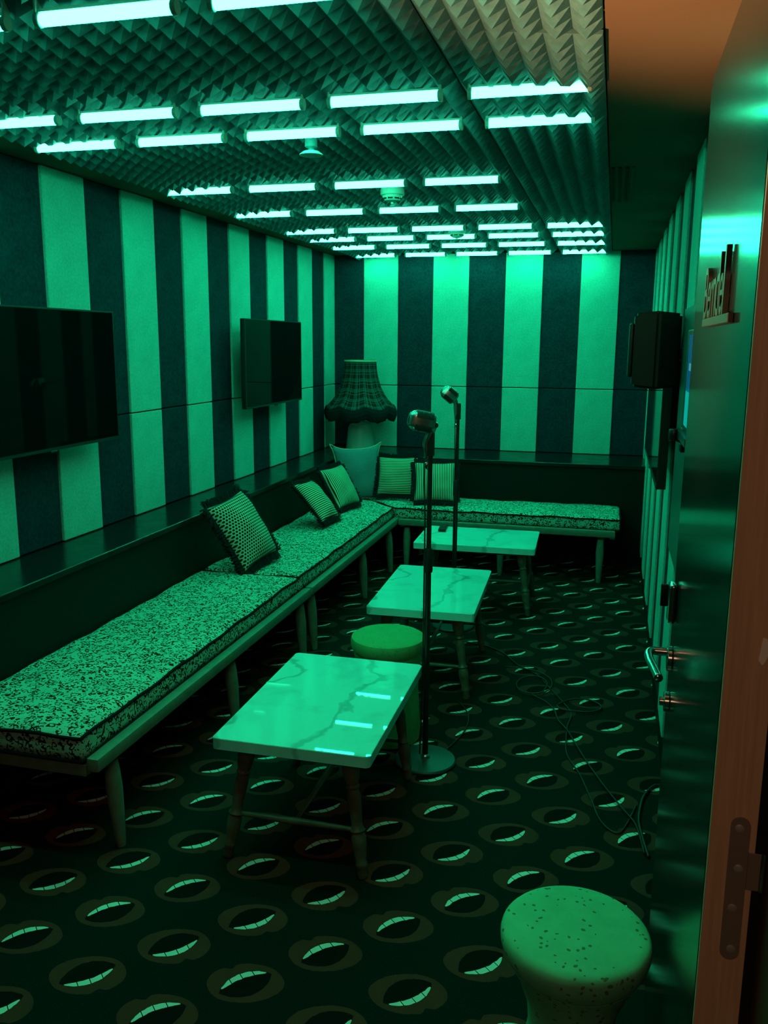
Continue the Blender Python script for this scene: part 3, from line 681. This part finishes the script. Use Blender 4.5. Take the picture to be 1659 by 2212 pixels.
# ------------------------------------------------------------------ touch screen kiosk on the right wall
t = thing('touch_screen_kiosk', 'wall kiosk board with a lit touch screen, beside the open door', 'kiosk', (0.20, 2.50, 0.98))
obj('back_board', bx(0.0, 0.012, -.44, .36, 0.0, .744, bev=.001), M('kiosk_board', (0.05, 0.08, 0.08), 0.35).m, t)
obj('standoff', bx(0.0125, 0.054, -.40, .30, .06, .68), 'black_paint', t)
bm = bmesh.new(); box(bm, -.022, -.0005, -.42, -.120, .425, .675, bev=.003); hs = obj('screen_housing', bm, 'black_plastic', t)
sc = M('lit_screen', (0.01, 0.01, 0.02), 0.2)
x, y, z = sc.xyz(sc.coord())[:3]
low = sc.math('LESS_THAN', z, 0.525); blk = sc.math('MULTIPLY', sc.math('LESS_THAN', sc.math('ABSOLUTE', sc.math('SUBTRACT', z, 0.585)), 0.009), sc.math('LESS_THAN', y, -0.24))
sc.emit(sc.mix(blk, sc.mix(low, (0.0, 0.070, 0.14), (0.0, 0.30, 0.27)), (0.04, 0.26, 0.33)), 1.0)
obj('lit_display', bx(-.0235, -.0222, -.405, -.195, .440, .662), sc.m, hs)
obj('lower_lip', bx(-.034, -.0005, -.41, -.13, .405, .4245), 'bezel', t)
t = thing('cable_clamp', 'small black clamp with two knobs under the kiosk screen', 'clamp', (0.185, 2.34, 1.36))
obj('block', bx(-.012, .014, -.03, .02, -.012, .010, bev=.003), 'black_plastic', t)
for dx, dz in ((-.028, .030), (.000, .034)):
    bm = bmesh.new(); lathe(bm, [(.010, -.015), (.012, -.012), (.012, .012), (.010, .015)], 14, Matrix.Translation((dx, 0, dz))); obj('knob', bm, 'black_metal', t, 'auto')
bm = bmesh.new(); rod(bm, (-.028, 0, .020), (.004, 0, .006), .003); obj('pin', bm, 'chrome', t)

# ------------------------------------------------------------------ the open door
XD, YH, WD, TH = 0.160, 1.150, 0.845, 0.060
d1 = thing('door_1', 'dark glossy door standing open against the right wall', 'door', (XD, YH, 0)); d1['kind'] = 'structure'
obj('leaf', bx(0.0, TH - .001, .004, WD, .008, 2.145, bev=.0015), 'door_paint', d1)
obj('edge_lipping', bx(0.0008, TH, -.004, .0035, .008, 2.145, bev=.0006), 'edge_wood', d1)
bm = bmesh.new(); pts = [(.0, .0), (.006, .012), (.003, .028), (-.006, .030), (-.008, .014), (-.010, .002), (-.004, -.004)]
vs = [bm.verts.new((.049 + a * .8, -.0048, 1.218 + b * 1.1)) for a, b in pts]; r = bmesh.ops.extrude_face_region(bm, geom=[bm.faces.new(vs)]); bmesh.ops.translate(bm, vec=(0, .0012, 0), verts=[v for v in r['geom'] if isinstance(v, bmesh.types.BMVert)]); obj('paint_chip', bm, 'chip', d1)
# hinge
bm = bmesh.new(); rr = .0125; poly = [(.039 + rr * math.cos(PI * k / 10), .9855 + rr * math.sin(PI * k / 10)) for k in range(11)] + [(.039 + rr * math.cos(PI + PI * k / 10), .7955 + rr * math.sin(PI + PI * k / 10)) for k in range(11)]
prism(bm, poly, 0, .002); bmesh.ops.transform(bm, matrix=Matrix.Translation((0, -.0042, 0)) @ Matrix.Rotation(PI / 2, 4, 'X'), verts=bm.verts); obj('hinge_leaf', bm, 'hinge', d1)
bm = bmesh.new(); box(bm, .0518, .068, -.0062, -.0042, .893, .948, bev=.0004); obj('hinge_tab', bm, 'hinge', d1)
bm = bmesh.new(); lathe(bm, [(.0045, .892), (.0050, .894), (.0050, .947), (.0045, .949)], 14, Matrix.Translation((.0725, -.003, 0))); obj('hinge_knuckle', bm, 'chrome', d1, 'auto')
for k, z in enumerate((.982, .923, .863, .800)):
    bm = bmesh.new(); lathe(bm, [(.0062, 0), (.0062, .0006), (.0040, .0016), (.0014, .0018)], 14, Matrix.Translation((.0385 + (.002 if k % 2 else -.001), -.0062, z)) @ Matrix.Rotation(PI / 2, 4, 'X')); obj('screw', bm, 'screw', d1, 'auto')
# fittings on the face (local x negative points into the room)
def disc(r, x0, x1, y, z, n=28):
    bm = bmesh.new(); lathe(bm, [(r * .94, 0), (r, .0015), (r, abs(x1 - x0) - .0015), (r * .94, abs(x1 - x0))], n, Matrix.Translation((x0, y, z)) @ Matrix.Rotation(-PI / 2, 4, 'Y')); return bm
ya = WD - .075
lv = obj('lever_handle', disc(.028, -.0005, -.011, ya, .935), 'chrome', d1, 'auto')
bm = bmesh.new(); tube(bm, [(-.010, ya, .950), (-.030, ya, .950), (-.044, ya - .002, .950), (-.051, ya - .016, .949), (-.050, ya - .045, .945), (-.042, ya - .085, .940), (-.034, ya - .125, .934)], .0095, 14, 6); obj('grip', bm, 'chrome', lv, True)
bm = bmesh.new(); box(bm, -.018, -.0005, ya - .022, ya + .022, 1.020, 1.110, bev=.010, seg=4); tt = obj('indicator_lock', bm, 'chrome', d1, 'auto')
bm = bmesh.new(); box(bm, -.034, -.0185, ya - .005, ya + .005, 1.055, 1.105, bev=.003, seg=2); obj('thumb_turn', bm, 'black_metal', tt, 'auto')
kc = obj('key_cylinder', disc(.022, -.0005, -.012, ya - .01, .838), 'chrome', d1, 'auto')
bm = bmesh.new(); lathe(bm, [(.010, 0), (.010, .008)], 18, Matrix.Translation((-.0125, ya - .01, .838)) @ Matrix.Rotation(-PI / 2, 4, 'Y')); obj('barrel', bm, 'chrome', kc, 'auto')
# raised lettering on the door, each letter its own piece
def letter(ch, y_start, width, height, z0, parent):
    cu = bpy.data.curves.new('letter', 'FONT'); cu.body = ch; cu.extrude = 0.004; cu.bevel_depth = 0.0; cu.size = 0.14
    tmp = bpy.data.objects.new('letter_tmp', cu); C.objects.link(tmp); bpy.context.view_layer.update()
    me = bpy.data.meshes.new_from_object(tmp.evaluated_get(bpy.context.evaluated_depsgraph_get())); bpy.data.objects.remove(tmp); bpy.data.curves.remove(cu)
    xs = [v.co.x for v in me.vertices]; ys = [v.co.y for v in me.vertices]; a, b = min(xs), max(xs); c, d = min(ys), max(ys)
    for v in me.vertices:
        X = (v.co.x - a) / (b - a) * width; Z = (v.co.y - c) / (d - c) * height; T = v.co.z
        v.co = Vector((-.0055 + (-T), y_start - X, z0 + Z))
    me.materials.clear(); me.materials.append(MAT['letter']); inst('letter', me, parent)
y0 = 1.700 - YH
sign = obj('sign_rail', bx(-.009, -.0005, 1.335 - YH, 1.715 - YH, 1.650, 1.664, bev=.001), 'letter', d1)
for ch, off, wd_, hh in (('B', 0.000, .052, .088), ('e', .058, .044, .060), ('r', .106, .028, .060), ('n', .138, .044, .062), ('d', .184, .048, .096), ('e', .238, .040, .062), ('l', .282, .014, .100)):
    letter(ch, y0 - off, wd_, hh, 1.664, sign)
# frame behind the door
struct('trim_3', bx(0.236, 0.345, 0.965, 1.175, 0, 2.17, bev=.004), 'frame_wood')
struct('trim_4', bx(-1.32, 0.236, 0.965, 1.10, 2.155, 2.20), 'frame_wood')
struct('gap_shade_strip', bx(0.2225, 0.2355, 1.155, 1.19, 0, 2.14), 'dark_gap')  # near-black strip filling the door gap, stands in for the shade there

# ------------------------------------------------------------------ remote control and cables
t = thing('remote_control', 'slim black remote control lying on the farthest marble table', 'remote control', (-1.022, 5.44, .4205), (0, 0, .08))
bm = bmesh.new(); box(bm, -.024, .024, -.085, .085, 0, .018, bev=.004, seg=2); obj('case', bm, 'black_plastic', t, 'auto')
for r_ in range(6):
    for c_ in range(3): obj('button', bx(-.017 + .013 * c_, -.009 + .013 * c_, -.065 + .02 * r_, -.055 + .02 * r_, .0182, .0200, bev=.0005), 'bezel', t)
def ground(pts, z=.005):
    out = []
    for x, y in pts:
        d = fw + r2 * ((x - 829.5) / 1866.8) - u2 * ((y - 1106) / 1866.8); k = (z - EYE) / d.z; out.append(Vector((d.x * k, d.y * k, z)))
    return out
def cable(name, label, pts, r):
    bm = bmesh.new(); tube(bm, pts, r, 6, 5); o = obj(name, bm, 'cable', None, True); return tag(o, label, 'cable', 'cables on the carpet')
gA = ground([(1000, 1385), (1053, 1396), (1089, 1412), (1115, 1434), (1140, 1447), (1162, 1459), (1178, 1476), (1191, 1490), (1216, 1517), (1234, 1542), (1226, 1568), (1223, 1597), (1225, 1631), (1251, 1671), (1276, 1725), (1294, 1768), (1316, 1792), (1338, 1799), (1357, 1775), (1374, 1740)])
cable('microphone_cable', 'thin black cable curving from the middle table past the coil to the doorway', gA, .0032)
gB = ground([(1090, 1440), (1125, 1443), (1165, 1452), (1190, 1468), (1188, 1488), (1160, 1498), (1125, 1492), (1116, 1475), (1135, 1462), (1165, 1462), (1182, 1476), (1172, 1494), (1150, 1500), (1178, 1515), (1197, 1533), (1206, 1556), (1225, 1577), (1247, 1613), (1272, 1652), (1309, 1703), (1345, 1747), (1374, 1783), (1392, 1844)], .012)
cable('microphone_cable', 'thin black cable looped into a coil between the tables and the right wall', gB, .0032)
gC = ground([(1205, 1522), (1230, 1512), (1265, 1510), (1292, 1520), (1298, 1531), (1275, 1538), (1240, 1536), (1212, 1532), (1203, 1524)], .009)
cable('microphone_cable', 'single flat loop of black cable lying right of the coil', gC, .0038)
g = ground([(1442, 1700), (1415, 1697), (1392, 1718), (1383, 1745), (1380, 1775), (1388, 1810), (1401, 1851)], .007)
cable('power_cable', 'thicker black cable coming out from behind the door onto the carpet', g, .0055)
g = ground([(940, 1640), (985, 1600), (1008, 1570), (1010, 1540), (990, 1515)], .005)
cable('microphone_cable', 'short black cable trailing from the near microphone stand under the middle table', g, .0032)
